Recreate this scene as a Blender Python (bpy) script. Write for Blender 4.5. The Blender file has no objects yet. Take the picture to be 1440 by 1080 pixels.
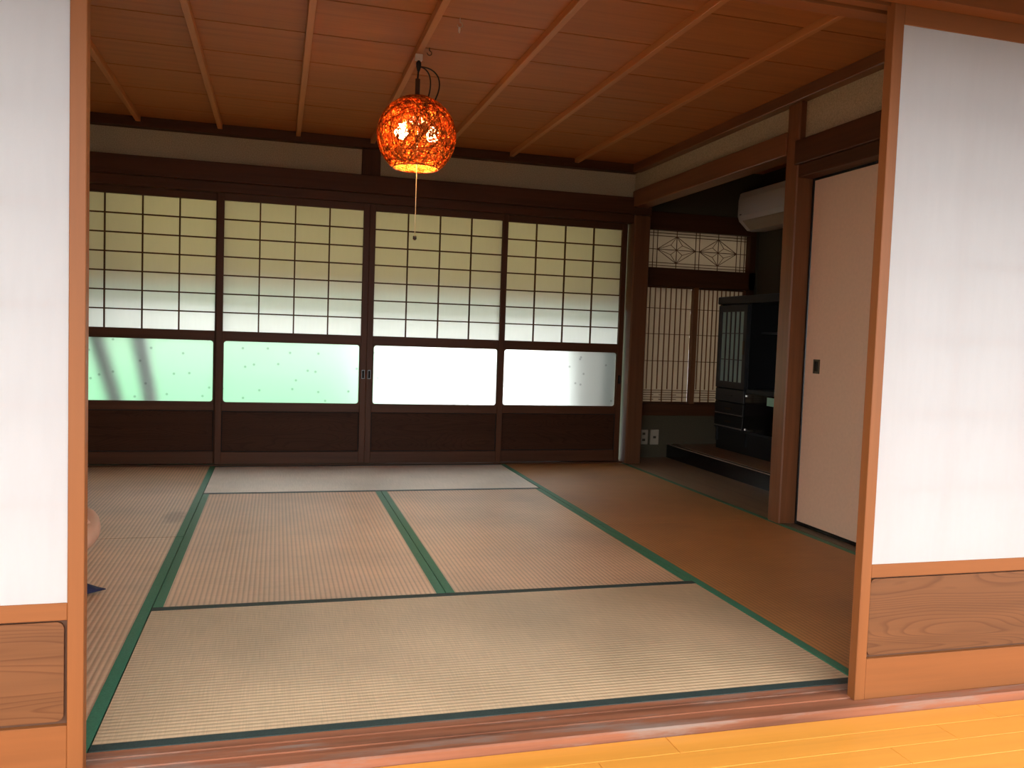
import bpy, bmesh, math, random
from mathutils import Vector, Matrix
random.seed(7)
S = bpy.context.scene
COL = S.collection

# ------------------------------------------------------------------ camera, world, exposure
F_PX = 1180.28
cam = bpy.data.cameras.new('camera'); cam_o = bpy.data.objects.new('camera', cam); COL.objects.link(cam_o)
cam.sensor_fit = 'HORIZONTAL'; cam.sensor_width = 36.0; cam.lens = 36.0 * F_PX / 1440.0
cam.clip_start = 0.02; cam.clip_end = 200
YAW, PITCH, ROLL = 0.2744545, 0.0567648, 0.0347554
fw = Vector((math.sin(YAW)*math.cos(PITCH), math.cos(YAW)*math.cos(PITCH), -math.sin(PITCH)))
rt0 = Vector((math.cos(YAW), -math.sin(YAW), 0)); up0 = rt0.cross(fw)
rt = rt0*math.cos(ROLL) + up0*math.sin(ROLL); up = -rt0*math.sin(ROLL) + up0*math.cos(ROLL)
M = Matrix.Identity(4)
for i in range(3):
    M[i][0] = rt[i]; M[i][1] = up[i]; M[i][2] = -fw[i]
M.translation = Vector((1.32374, -1.88905, 0.90676))
cam_o.matrix_world = M
S.camera = cam_o

world = bpy.data.worlds.new('overcast_sky'); S.world = world; world.use_nodes = True
bg = world.node_tree.nodes['Background']
bg.inputs[0].default_value = (0.97, 0.99, 1.0, 1); bg.inputs[1].default_value = 3.1

S.view_settings.view_transform = 'Standard'; S.view_settings.look = 'None'
S.view_settings.exposure = 0.75; S.view_settings.gamma = 1.0; S.view_settings.use_curve_mapping = False
S.cycles.use_denoising = True
S.cycles.max_bounces = 10; S.cycles.diffuse_bounces = 6; S.cycles.transmission_bounces = 8
S.cycles.transparent_max_bounces = 12
S.cycles.sample_clamp_indirect = 6.0
S.cycles.caustics_reflective = False

# ------------------------------------------------------------------ materials
def new_mat(name):
    m = bpy.data.materials.new(name); m.use_nodes = True
    nt = m.node_tree
    return m, nt, nt.nodes['Principled BSDF']

def node(nt, t, **kw):
    n = nt.nodes.new(t)
    for k, v in kw.items():
        if k.startswith('i_'):
            key = k[2:]
            n.inputs[int(key) if key.isdigit() else key.replace('_', ' ')].default_value = v
        else:
            setattr(n, k, v)
    return n

def coords(nt, scale, jitter=True):
    tc = node(nt, 'ShaderNodeTexCoord'); mp = node(nt, 'ShaderNodeMapping')
    src = tc.outputs['Object']
    if jitter:
        oi = node(nt, 'ShaderNodeObjectInfo')
        ml = node(nt, 'ShaderNodeMath', operation='MULTIPLY'); ml.inputs[1].default_value = 37.0
        nt.links.new(oi.outputs['Random'], ml.inputs[0])
        ad = node(nt, 'ShaderNodeVectorMath', operation='ADD')
        nt.links.new(src, ad.inputs[0]); nt.links.new(ml.outputs[0], ad.inputs[1]); src = ad.outputs[0]
    nt.links.new(src, mp.inputs[0]); mp.inputs['Scale'].default_value = scale
    return mp.outputs[0]

def ramp(nt, fac, stops):
    r = node(nt, 'ShaderNodeValToRGB'); e = r.color_ramp.elements
    while len(e) < len(stops): e.new(0.5)
    for el, (p, c) in zip(e, stops):
        el.position = p; el.color = (*c, 1)
    nt.links.new(fac, r.inputs[0])
    return r.outputs[0]

def mul(c, k): return tuple(x*k for x in c)

def wood(name, c, axis, rough=0.45, contrast=0.3, figure=False, bump=0.05, spec=0.3):
    m, nt, b = new_mat(name); b.inputs['Specular IOR Level'].default_value = spec
    sc = [26, 26, 26]; sc['xyz'.index(axis)] = 1.1
    n1 = node(nt, 'ShaderNodeTexNoise', i_Scale=1.0, i_Detail=5.0, i_Roughness=0.6)
    nt.links.new(coords(nt, sc), n1.inputs['Vector'])
    col = ramp(nt, n1.outputs[0], [(0.28, mul(c, 1-contrast)), (0.52, c), (0.75, mul(c, 1+contrast*0.6))])
    if figure:
        sf = [8.0, 8.0, 8.0]; sf['xyz'.index(axis)] = 1.3
        n2 = node(nt, 'ShaderNodeTexNoise', i_Scale=1.0, i_Detail=1.5, i_Roughness=0.35, i_Distortion=0.25)
        nt.links.new(coords(nt, sf), n2.inputs['Vector'])
        m1 = node(nt, 'ShaderNodeMath', operation='MULTIPLY'); m1.inputs[1].default_value = 34.0
        fr = node(nt, 'ShaderNodeMath', operation='FRACT')
        nt.links.new(n2.outputs[0], m1.inputs[0]); nt.links.new(m1.outputs[0], fr.inputs[0])
        g = ramp(nt, fr.outputs[0], [(0.0, (1, 1, 1)), (0.6, (0.94, 0.93, 0.92)), (0.88, (0.62, 0.54, 0.48)), (1.0, (1, 1, 1))])
        mx = node(nt, 'ShaderNodeMixRGB', blend_type='MULTIPLY'); mx.inputs[0].default_value = 0.75
        nt.links.new(col, mx.inputs[1]); nt.links.new(g, mx.inputs[2]); col = mx.outputs[0]
    nt.links.new(col, b.inputs['Base Color'])
    b.inputs['Roughness'].default_value = rough
    if bump:
        bp = node(nt, 'ShaderNodeBump', i_Strength=bump, i_Distance=0.002)
        nt.links.new(n1.outputs[0], bp.inputs['Height']); nt.links.new(bp.outputs[0], b.inputs['Normal'])
    return m

def plain(name, c, rough=0.5, noise=0.0, nscale=30, metal=0.0, bump=0.0):
    m, nt, b = new_mat(name)
    b.inputs['Base Color'].default_value = (*c, 1); b.inputs['Roughness'].default_value = rough
    b.inputs['Metallic'].default_value = metal
    if noise or bump:
        n1 = node(nt, 'ShaderNodeTexNoise', i_Scale=nscale, i_Detail=4.0)
        nt.links.new(coords(nt, (1, 1, 1)), n1.inputs['Vector'])
        nt.links.new(ramp(nt, n1.outputs[0], [(0.3, mul(c, 1-noise)), (0.7, mul(c, 1+noise))]), b.inputs['Base Color'])
        if bump:
            bp = node(nt, 'ShaderNodeBump', i_Strength=bump, i_Distance=0.003)
            nt.links.new(n1.outputs[0], bp.inputs['Height']); nt.links.new(bp.outputs[0], b.inputs['Normal'])
    return m

def tatami_mat(name, c, along, rough=0.35, relief=0.4):
    m, nt, b = new_mat(name)
    v = coords(nt, (1, 1, 1), jitter=False)
    w = node(nt, 'ShaderNodeTexWave', wave_type='BANDS', bands_direction='X' if along == 'y' else 'Y')
    w.inputs['Scale'].default_value = 18.5; w.inputs['Distortion'].default_value = 0.25; w.inputs['Detail'].default_value = 1.0
    nt.links.new(v, w.inputs['Vector'])
    sc = (9, 320, 9) if along == 'y' else (320, 9, 9)
    n1 = node(nt, 'ShaderNodeTexNoise', i_Scale=1.0, i_Detail=3.0)
    nt.links.new(coords(nt, sc), n1.inputs['Vector'])
    n2 = node(nt, 'ShaderNodeTexNoise', i_Scale=2.3, i_Detail=4.0)
    nt.links.new(coords(nt, (1, 1, 1)), n2.inputs['Vector'])
    base = ramp(nt, n2.outputs[0], [(0.3, mul(c, 0.82)), (0.55, c), (0.75, mul(c, 1.12))])
    fine = ramp(nt, n1.outputs[0], [(0.25, (0.8, 0.78, 0.74)), (0.65, (1.06, 1.05, 1.04))])
    rib = ramp(nt, w.outputs[0], [(0.0, (0.62, 0.58, 0.53)), (0.35, (0.95, 0.94, 0.93)), (1.0, (1.06, 1.06, 1.06))])
    x1 = node(nt, 'ShaderNodeMixRGB', blend_type='MULTIPLY'); x1.inputs[0].default_value = 0.75
    nt.links.new(base, x1.inputs[1]); nt.links.new(fine, x1.inputs[2])
    x2 = node(nt, 'ShaderNodeMixRGB', blend_type='MULTIPLY'); x2.inputs[0].default_value = 0.8
    nt.links.new(x1.outputs[0], x2.inputs[1]); nt.links.new(rib, x2.inputs[2])
    nt.links.new(x2.outputs[0], b.inputs['Base Color'])
    b.inputs['Roughness'].default_value = rough
    b.inputs['Specular IOR Level'].default_value = 0.8
    hs = node(nt, 'ShaderNodeMath', operation='MULTIPLY_ADD'); hs.inputs[1].default_value = 0.25
    nt.links.new(n1.outputs[0], hs.inputs[0]); nt.links.new(w.outputs[0], hs.inputs[2])
    bp = node(nt, 'ShaderNodeBump', i_Strength=relief, i_Distance=0.0016)
    nt.links.new(hs.outputs[0], bp.inputs['Height']); nt.links.new(bp.outputs[0], b.inputs['Normal'])
    return m

def sheet(name, c, trans, forward, rough, fibre=True):
    """thin translucent sheet: diffuse + translucent + forward scattering"""
    m, nt, b = new_mat(name); nt.nodes.remove(b)
    out = nt.nodes['Material Output']
    d = node(nt, 'ShaderNodeBsdfDiffuse'); t = node(nt, 'ShaderNodeBsdfTranslucent')
    g = node(nt, 'ShaderNodeBsdfRefraction', i_Roughness=rough, i_IOR=1.45)
    if fibre:
        n1 = node(nt, 'ShaderNodeTexNoise', i_Scale=1.0, i_Detail=4.0)
        nt.links.new(coords(nt, (60, 60, 9)), n1.inputs['Vector'])
        colr = ramp(nt, n1.outputs[0], [(0.3, mul(c, 0.98)), (0.7, c)])
        nt.links.new(colr, d.inputs[0]); nt.links.new(colr, t.inputs[0]); nt.links.new(colr, g.inputs[0])
    else:
        for x in (d, t, g): x.inputs[0].default_value = (*c, 1)
    m1 = node(nt, 'ShaderNodeMixShader'); m1.inputs[0].default_value = forward
    nt.links.new(t.outputs[0], m1.inputs[1]); nt.links.new(g.outputs[0], m1.inputs[2])
    m2 = node(nt, 'ShaderNodeMixShader'); m2.inputs[0].default_value = trans
    nt.links.new(d.outputs[0], m2.inputs[1]); nt.links.new(m1.outputs[0], m2.inputs[2])
    nt.links.new(m2.outputs[0], out.inputs[0])
    return m

def glow(name, c, strength):
    m, nt, b = new_mat(name)
    b.inputs['Base Color'].default_value = (*c, 1)
    b.inputs['Emission Color'].default_value = (*c, 1); b.inputs['Emission Strength'].default_value = strength
    return m

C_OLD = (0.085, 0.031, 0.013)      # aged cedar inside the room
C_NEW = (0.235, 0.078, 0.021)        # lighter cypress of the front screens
W = {}
for ax in 'xyz':
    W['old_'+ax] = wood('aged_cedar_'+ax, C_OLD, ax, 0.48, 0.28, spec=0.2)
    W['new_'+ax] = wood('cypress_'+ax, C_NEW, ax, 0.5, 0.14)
    W['post_'+ax] = wood('post_cypress_'+ax, (0.21, 0.082, 0.034), ax, 0.38, 0.25)
W['board_old'] = wood('dark_figured_board', (0.052, 0.019, 0.008), 'x', 0.55, 0.25, figure=True, spec=0.12)
W['board_new'] = wood('figured_cedar_board', (0.155, 0.060, 0.022), 'x', 0.42, 0.2, figure=True)
W['board_edge'] = wood('brown_board_edge', (0.11, 0.048, 0.025), 'x', 0.5, 0.2)
W['ceil'] = wood('ceiling_cedar_board', (0.47, 0.165, 0.044), 'x', 0.5, 0.16)
W['batten'] = wood('ceiling_cedar_batten', (0.60, 0.25, 0.085), 'y', 0.45, 0.15)
W['thresh'] = wood('worn_threshold_wood', (0.27, 0.10, 0.052), 'x', 0.5, 0.5, bump=0.3)
_nt = W['thresh'].node_tree; _b = _nt.nodes['Principled BSDF']; _src = _b.inputs['Base Color'].links[0].from_socket
_n = node(_nt, 'ShaderNodeTexNoise', i_Scale=1.0, i_Detail=6.0, i_Roughness=0.65); _nt.links.new(coords(_nt, (3.0, 22, 22)), _n.inputs['Vector'])
_m = node(_nt, 'ShaderNodeMixRGB'); _m.inputs[2].default_value = (0.25, 0.185, 0.15, 1)
_nt.links.new(ramp(_nt, _n.outputs[0], [(0.5, (0, 0, 0)), (0.66, (0.85, 0.85, 0.85))]), _m.inputs[0])
_nt.links.new(_src, _m.inputs[1]); _nt.links.new(_m.outputs[0], _b.inputs['Base Color'])
W['thresh_y'] = wood('grey_threshold_wood', (0.13, 0.10, 0.07), 'y', 0.45, 0.3)
W['alcove'] = wood('alcove_floor_board', (0.30, 0.19, 0.12), 'y', 0.35, 0.25)
W['plank'] = wood('orange_laminate', (0.76, 0.32, 0.05), 'x', 0.28, 0.1, bump=0.0)
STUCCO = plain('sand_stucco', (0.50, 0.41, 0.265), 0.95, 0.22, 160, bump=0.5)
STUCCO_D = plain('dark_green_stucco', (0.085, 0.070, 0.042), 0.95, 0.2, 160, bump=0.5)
WHITEW = plain('outer_plaster', (0.6, 0.58, 0.53), 0.9, 0.05, 40)
PAPER_F = sheet('washi_front', (0.86, 0.85, 0.85), 0.66, 0.0, 0.5)
PAPER_B = sheet('washi_back', (0.92, 0.92, 0.90), 0.80, 0.0, 0.30)
PAPER_S = sheet('washi_alcove', (0.56, 0.47, 0.36), 0.40, 0.0, 0.5)
FROST = sheet('frosted_glass', (0.97, 1.0, 0.98), 1.0, 0.90, 0.40, fibre=False)
_nt = FROST.node_tree
_v = node(_nt, 'ShaderNodeTexVoronoi', voronoi_dimensions='2D', i_Scale=7.0)
_s = node(_nt, 'ShaderNodeSeparateXYZ'); _nt.links.new(coords(_nt, (1, 1, 1)), _s.inputs[0])
_k = node(_nt, 'ShaderNodeCombineXYZ'); _nt.links.new(_s.outputs[0], _k.inputs[0]); _nt.links.new(_s.outputs[2], _k.inputs[1]); _nt.links.new(_k.outputs[0], _v.inputs['Vector'])
_c = ramp(_nt, _v.outputs['Distance'], [(0.035, (0.68, 0.70, 0.69)), (0.07, (0.97, 1.0, 0.98))])
for _n in _nt.nodes:
    if _n.type in ('BSDF_TRANSLUCENT', 'BSDF_REFRACTION'): _nt.links.new(_c, _n.inputs[0])
DARKGAP = plain('dark_gap', (0.012, 0.009, 0.007), 0.9)
BLACK = plain('black_lacquer', (0.008, 0.008, 0.009), 0.22)
CAB = plain('black_cabinet', (0.014, 0.015, 0.017), 0.32)
CABGREY = plain('charcoal_trim', (0.028, 0.032, 0.037), 0.38)
SILVER = plain('silver_strip', (0.5, 0.48, 0.46), 0.3, metal=0.8)
PLASTIC = plain('ivory_plastic', (0.44, 0.37, 0.28), 0.4)
WHITEP = plain('white_plastic', (0.75, 0.72, 0.68), 0.4)
FUSUMA = plain('fusuma_paper', (0.76, 0.52, 0.36), 0.85, 0.03, 60)
BRASS = plain('dark_bronze', (0.10, 0.07, 0.045), 0.4, metal=0.7)
CORD = plain('black_cord', (0.01, 0.01, 0.01), 0.5)
HERI_G = plain('green_border_cloth', (0.045, 0.20, 0.115), 0.55, 0.2, 220, bump=0.2)
HERI_D = plain('sheenless_border_cloth', (0.025, 0.045, 0.042), 0.6, 0.2, 220, bump=0.2)  # lack of sheen on crosswise borders, put into a darker cloth colour
STRAW = plain('straw_core', (0.40, 0.28, 0.14), 0.9, 0.2, 60)

# ------------------------------------------------------------------ mesh helpers
class MB:
    def __init__(self): self.bm = bmesh.new()
    def box(self, x0, x1, y0, y1, z0, z1, bev=0.0):
        r = bmesh.ops.create_cube(self.bm, size=1.0)
        vs = r['verts']
        for v in vs:
            v.co = Vector(((x0+x1)/2 + v.co.x*(x1-x0), (y0+y1)/2 + v.co.y*(y1-y0), (z0+z1)/2 + v.co.z*(z1-z0)))
        if bev:
            es = {e for v in vs for e in v.link_edges}
            bmesh.ops.bevel(self.bm, geom=list(es), offset=bev, segments=1, affect='EDGES', profile=0.5)
        return self
    def prism(self, pts, axis, a, b):
        """extrude polygon pts (in the two other axes, in xyz order) from a to b along axis"""
        def mk(p, t):
            q = list(p); q.insert('xyz'.index(axis), t); return Vector(q)
        va = [self.bm.verts.new(mk(p, a)) for p in pts]; vb = [self.bm.verts.new(mk(p, b)) for p in pts]
        n = len(pts)
        self.bm.faces.new(va); self.bm.faces.new(list(reversed(vb)))
        for i in range(n):
            self.bm.faces.new((va[i], vb[i], vb[(i+1) % n], va[(i+1) % n]))
        return self
    def ring(self, outer, inner, axis, a, b):
        """frame between two point loops of the same length, extruded"""
        def mk(p, t):
            q = list(p); q.insert('xyz'.index(axis), t); return Vector(q)
        n = len(outer)
        L = [[self.bm.verts.new(mk(p, t)) for p in lp] for lp in (outer, inner) for t in (a, b)]
        oa, ob, ia, ib = L
        for i in range(n):
            j = (i+1) % n
            for q in ((oa[i], oa[j], ia[j], ia[i]), (ob[i], ib[i], ib[j], ob[j]), (oa[i], ob[i], ob[j], oa[j]), (ia[i], ia[j], ib[j], ib[i])):
                self.bm.faces.new(q)
        return self
    def tube(self, pts, r, sides=6, closed=False):
        pts = [Vector(p) for p in pts]; n = len(pts); rings = []
        ref = Vector((0.3, 0.8, 0.52)).normalized()
        for i, p in enumerate(pts):
            t = (pts[min(i+1, n-1)] - pts[max(i-1, 0)]).normalized()
            a = t.cross(ref)
            if a.length < 1e-3: a = t.cross(Vector((1, 0, 0)))
            a.normalize(); b = t.cross(a)
            rr = r[i] if isinstance(r, (list, tuple)) else r
            rings.append([self.bm.verts.new(p + (a*math.cos(k*2*math.pi/sides) + b*math.sin(k*2*math.pi/sides))*rr) for k in range(sides)])
        for i in range(n-1):
            for k in range(sides):
                self.bm.faces.new((rings[i][k], rings[i][(k+1) % sides], rings[i+1][(k+1) % sides], rings[i+1][k]))
        self.bm.faces.new(rings[0]); self.bm.faces.new(list(reversed(rings[-1])))
        return self
    def lathe(self, prof, c, seg=24, cap=True):
        rings = []
        for (r, z) in prof:
            rings.append([self.bm.verts.new(Vector((c[0] + r*math.cos(k*2*math.pi/seg), c[1] + r*math.sin(k*2*math.pi/seg), c[2] + z))) for k in range(seg)])
        for i in range(len(rings)-1):
            for k in range(seg):
                self.bm.faces.new((rings[i][k], rings[i][(k+1) % seg], rings[i+1][(k+1) % seg], rings[i+1][k]))
        if cap:
            self.bm.faces.new(list(reversed(rings[0]))); self.bm.faces.new(rings[-1])
        return self
    def build(self, name, mat, parent=None, smooth=False, off=None):
        """mesh is given in world coordinates; with a parent it is stored relative to it"""
        o0 = Vector(off) if off is not None else (parent.get_origin() if False else (Vector(parent['_o']) if parent is not None and '_o' in parent else Vector((0, 0, 0))))
        if parent is None and off is None:
            xs = [v.co for v in self.bm.verts]
            o0 = Vector((sum(v.x for v in xs)/len(xs), sum(v.y for v in xs)/len(xs), min(v.z for v in xs)))
        bmesh.ops.translate(self.bm, vec=-o0, verts=self.bm.verts)
        bmesh.ops.recalc_face_normals(self.bm, faces=self.bm.faces)
        me = bpy.data.meshes.new(name); self.bm.to_mesh(me); self.bm.free()
        me.materials.append(mat)
        if smooth:
            for p in me.polygons: p.use_smooth = True
        o = bpy.data.objects.new(name, me); COL.objects.link(o)
        if parent is not None:
            o.parent = parent
            o['_o'] = tuple(o0)
        else:
            o.location = o0; o['_o'] = tuple(o0)
        return o

def tag(o, label, cat=None, group=None, kind=None):
    o['label'] = label
    if cat: o['category'] = cat
    if group: o['group'] = group
    if kind: o['kind'] = kind
    return o

def thing(name, label, cat, loc, group=None, kind=None):
    o = bpy.data.objects.new(name, None); COL.objects.link(o)
    o.location = loc; o['_o'] = tuple(loc); o.empty_display_size = 0.1
    return tag(o, label, cat, group, kind)

def struct(mb, name, mat, label, cat):
    return tag(mb.build(name, mat), label, cat, kind='structure')

def rrect(u0, u1, v0, v1, r, n=5):
    pts = []
    for cx, cy, a0 in ((u1-r, v1-r, 0), (u0+r, v1-r, 90), (u0+r, v0+r, 180), (u1-r, v0+r, 270)):
        for k in range(n+1):
            a = math.radians(a0 + 90*k/n)
            pts.append((cx + r*math.cos(a), cy + r*math.sin(a)))
    return pts
def rect_like(u0, u1, v0, v1, n=5):
    pts = []
    for cx, cy in ((u1, v1), (u0, v1), (u0, v0), (u1, v0)):
        pts += [(cx, cy)]*(n+1)
    return pts
def outer_loop(u0, u1, v0, v1, inner):
    """points on the rectangle nearest to each inner rounded-rectangle point, spread along its sides"""
    cu, cv = (u0+u1)/2, (v0+v1)/2; pts = []
    iu = max(abs(p[0]-cu) for p in inner); iv = max(abs(p[1]-cv) for p in inner)
    for (a, b) in inner:
        s = 1.0/max(abs(a-cu)/iu, abs(b-cv)/iv)
        pts.append((cu + (a-cu)/iu*s*(u1-u0)/2, cv + (b-cv)/iv*s*(v1-v0)/2))
    return pts

# ------------------------------------------------------------------ room shell
U = 0.955; RW = 4*U                  # tatami module, room width and depth 3.82 m
GZ = -0.5
YB = 3.83                            # inner face of back screens
struct(MB().box(-12, 16, -16, 6.0, GZ-0.1, GZ), 'ground', plain('grey_gravel', (0.13, 0.12, 0.105), 0.95, 0.25, 30), 'grey gravel ground around the house', 'ground')
struct(MB().box(-0.02, 3.99, 0.0, 4.14, -0.12, -0.055), 'floor', plain('subfloor_boards', (0.22, 0.14, 0.08), 0.8), 'rough wooden subfloor under the tatami mats', 'floor')
fe = thing('floor_veranda', 'orange laminate plank floor of the veranda in front of the threshold', 'floor', (1.9, -0.7, -0.10), kind='structure')
MB().box(-1.2, 5.4, -1.08, -0.14, -0.10, -0.036).build('underlay', W['board_edge'], fe)
PW = 0.0765; y = -0.1405; row = 0
meshes = {}
while y - PW > -1.08:
    x = -1.2 + ((0.37*row) % 0.9) - 0.9
    off = {0: 0.11, 1: 0.32, 2: 0.12, 3: 0.02}.get(row % 4, 0)
    x = -1.2 - 0.9 + (3.121 + 2.1 - 0.2*(row % 5)*1.0) % 0.9
    while x < 5.4:
        a, b = max(x, -1.2), min(x+0.9, 5.4)
        if b-a > 0.03:
            key = round(b-a, 3)
            if key not in meshes:
                o = MB().box(-(b-a)/2+0.0006, (b-a)/2-0.0006, -PW/2+0.0006, PW/2-0.0006, -0.014, 0.0, bev=0.0007).build('plank', W['plank'], fe, off=(0, 0, 0))
                meshes[key] = o.data
            else:
                o = bpy.data.objects.new('plank', meshes[key]); COL.objects.link(o); o.parent = fe
            o.location = Vector(((a+b)/2, y-PW/2, -0.022)) - fe.location
        x += 0.9
    y -= PW; row += 1
struct(MB().box(-1.2, 5.4, -1.13, -1.08, -0.25, -0.022), 'trim_1', W['new_x'], 'wooden edge beam along the outside of the veranda', 'trim')

# threshold between veranda and tatami, two sliding grooves
prof = [(0.0, 0.0), (0.0, -0.10), (-0.138, -0.10), (-0.138, -0.004), (-0.134, 0.0), (-0.098, 0.0), (-0.098, -0.003), (-0.078, -0.003), (-0.078, 0.0), (-0.050, 0.0), (-0.050, -0.003), (-0.030, -0.003), (-0.030, 0.0)]
struct(MB().prism(prof, 'x', -0.05, 3.95), 'trim_2', W['thresh'], 'worn reddish wooden threshold with sliding grooves before the tatami', 'threshold')
# lintel over the front screens
prof = [(0.02, 1.758), (0.02, 1.81), (-0.145, 1.81), (-0.145, 1.758), (-0.098, 1.758), (-0.098, 1.772), (-0.078, 1.772), (-0.078, 1.758), (-0.050, 1.758), (-0.050, 1.772), (-0.030, 1.772), (-0.030, 1.758)]
struct(MB().prism(prof, 'x', -0.05, 3.95), 'trim_3', W['new_x'], 'grooved wooden lintel over the front paper screens', 'lintel')
wf = MB().box(-1.2, -0.05, -0.11, 0.0, -0.12, 2.5).box(3.95, 5.4, -0.11, 0.0, -0.12, 2.5).box(-0.05, 3.95, -0.09, -0.01, 1.81, 2.5)
struct(wf, 'wall_front', STUCCO, 'sand coloured stucco wall above and beside the front opening', 'wall')
struct(MB().box(-0.13, 0.0, 0.0, 4.14, -0.12, 2.5), 'wall_left', STUCCO, 'sand coloured stucco wall closing the hidden side of the room', 'wall')
struct(MB().box(-0.13, RW+0.01, YB+0.04, YB+0.12, 1.80, 2.5), 'wall_back', STUCCO, 'strip of sand stucco wall above the back lintel', 'wall')
struct(MB().box(3.83, 3.90, 0.0, 1.85, 1.80, 2.5).box(3.83, 3.90, 1.85, 3.87, 1.96, 2.5), 'wall_right', STUCCO, 'strip of sand stucco wall above the alcove beam and closet door', 'wall')
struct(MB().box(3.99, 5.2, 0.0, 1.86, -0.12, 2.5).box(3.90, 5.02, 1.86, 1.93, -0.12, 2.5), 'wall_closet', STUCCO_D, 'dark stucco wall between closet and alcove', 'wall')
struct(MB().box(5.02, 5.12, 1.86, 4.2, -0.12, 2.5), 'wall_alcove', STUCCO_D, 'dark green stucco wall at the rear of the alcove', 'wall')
struct(MB().box(-1.4, 5.6, -1.05, -0.0, 2.32, 2.36), 'ceiling_veranda', W['ceil'], 'board ceiling over the veranda', 'ceiling')
struct(MB().box(-1.25, -1.2, -1.13, 0.0, -0.25, 2.36).box(5.4, 5.45, -1.13, 0.0, -0.25, 2.36), 'wall_veranda', WHITEW, 'plaster end walls closing both ends of the veranda', 'wall')
struct(MB().box(-1.2, 5.4, -1.13, -1.05, 1.62, 2.36), 'trim_4', W['new_x'], 'unseen outer lintel of the veranda, set low to shade the front screens', 'lintel')  # unseen beam, lowered to keep sky light off the upper front paper
struct(MB().box(-1.8, 6.0, -1.85, 4.55, 2.5, 2.58), 'roof', plain('roof_boards', (0.22, 0.15, 0.10), 0.85), 'wide roof with deep eaves over the whole house', 'roof')
struct(MB().box(-0.13, RW, YB+0.12, YB+0.16, -0.3, -0.0).box(-0.3, -0.13, 0.0, 4.2, -0.5, 2.5).box(5.12, 5.3, 0.0, 4.3, -0.5, 2.5), 'wall_outer', WHITEW, 'pale plaster outside walls at the sides of the house', 'wall')

# posts
def post(name, x0, x1, y0, y1, z0, z1, mat, label, bev=0.006):
    return struct(MB().box(x0, x1, y0, y1, z0, z1, bev), name, mat, label, 'post')
post('trim_5', 3.80, 3.925, 3.775, 3.90, 0.0, 1.815, wood('dark_post_wood', (0.14, 0.058, 0.026), 'z', 0.36, 0.25), 'square wooden post between the back screens and the alcove window', 0.008)
post('trim_6', 3.795, 3.90, 1.80, 1.905, 0.0, 2.12, W['post_z'], 'square alcove post beside the closet door', 0.006)
post('trim_7', 1.85, 1.972, 3.845, 3.90, 1.93, 2.12, W['old_z'], 'short post on the stucco strip above the back lintel', 0.003)
post('trim_8', -0.06, 0.05, -0.13, -0.015, 0.0, 1.758, W['new_z'], 'corner post at the hidden end of the front opening')
post('trim_9', 3.80, 3.92, -0.13, -0.015, 0.0, 1.758, W['new_z'], 'corner post beside the front screens near the closet')
# lintels inside: long wall beams and grooved heads
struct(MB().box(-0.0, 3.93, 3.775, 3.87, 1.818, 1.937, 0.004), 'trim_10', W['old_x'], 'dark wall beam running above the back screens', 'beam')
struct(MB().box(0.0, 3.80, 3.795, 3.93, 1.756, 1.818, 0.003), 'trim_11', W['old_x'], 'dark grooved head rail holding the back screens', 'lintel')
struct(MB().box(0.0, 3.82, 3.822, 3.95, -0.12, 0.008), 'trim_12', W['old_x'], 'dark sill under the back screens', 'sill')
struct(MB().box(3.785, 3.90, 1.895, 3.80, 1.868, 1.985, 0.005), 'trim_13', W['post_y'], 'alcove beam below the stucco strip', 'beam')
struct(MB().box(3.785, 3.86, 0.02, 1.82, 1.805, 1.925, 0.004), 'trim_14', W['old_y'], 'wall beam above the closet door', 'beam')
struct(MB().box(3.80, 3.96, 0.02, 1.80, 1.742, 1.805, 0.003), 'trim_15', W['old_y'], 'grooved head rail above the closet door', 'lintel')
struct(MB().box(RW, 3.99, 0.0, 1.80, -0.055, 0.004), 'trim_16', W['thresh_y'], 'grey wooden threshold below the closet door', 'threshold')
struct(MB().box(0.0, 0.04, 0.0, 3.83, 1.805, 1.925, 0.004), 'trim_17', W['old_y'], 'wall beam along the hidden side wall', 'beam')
# cornice under the ceiling
HC = 2.177
struct(MB().box(0.0, RW, 3.79, 3.87, 2.117, HC, 0.004), 'trim_18', W['old_x'], 'cornice strip between ceiling and back wall', 'cornice')
struct(MB().box(3.775, 3.84, 0.0, 3.79, 2.117, HC, 0.004), 'trim_19', W['post_y'], 'cornice strip between ceiling and alcove wall', 'cornice')
struct(MB().box(0.0, 0.045, 0.0, 3.79, 2.117, HC, 0.004), 'trim_20', W['old_y'], 'cornice strip along the hidden side wall', 'cornice')
struct(MB().box(0.045, 3.775, -0.01, 0.045, 2.117, HC, 0.004), 'trim_21', W['old_x'], 'cornice strip above the front opening', 'cornice')
struct(MB().box(0.0, RW, -0.01, 0.035, 1.81, 1.93, 0.004), 'trim_22', W['old_x'], 'wall beam on the room side of the front lintel', 'beam')

# ceiling: lapped boards and battens
ce = thing('ceiling', 'reddish cedar board ceiling with thin battens', 'ceiling', (1.91, 1.91, HC), kind='structure')
MB().box(-0.05, RW+0.05, -0.05, 3.9, HC+0.010, HC+0.02).build('backing', DARKGAP, ce)
ys = [3.51-0.4*k for k in range(9)]
edges = [3.84] + ys + [0.0]
for k in range(len(edges)-1):
    y1, y0 = edges[k], edges[k+1]
    MB().box(0.0, RW, y0+0.0045, y1-0.0045 if k else y1, HC, HC+0.004).build('ceiling_board', W['ceil'], ce)
for k in range(7):
    xb = 1.91 + (k-3)*0.4775
    MB().box(xb-0.0145, xb+0.0145, 0.03, 3.80, 2.146, HC+0.006, 0.002).build('batten', W['batten'], ce)

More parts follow.
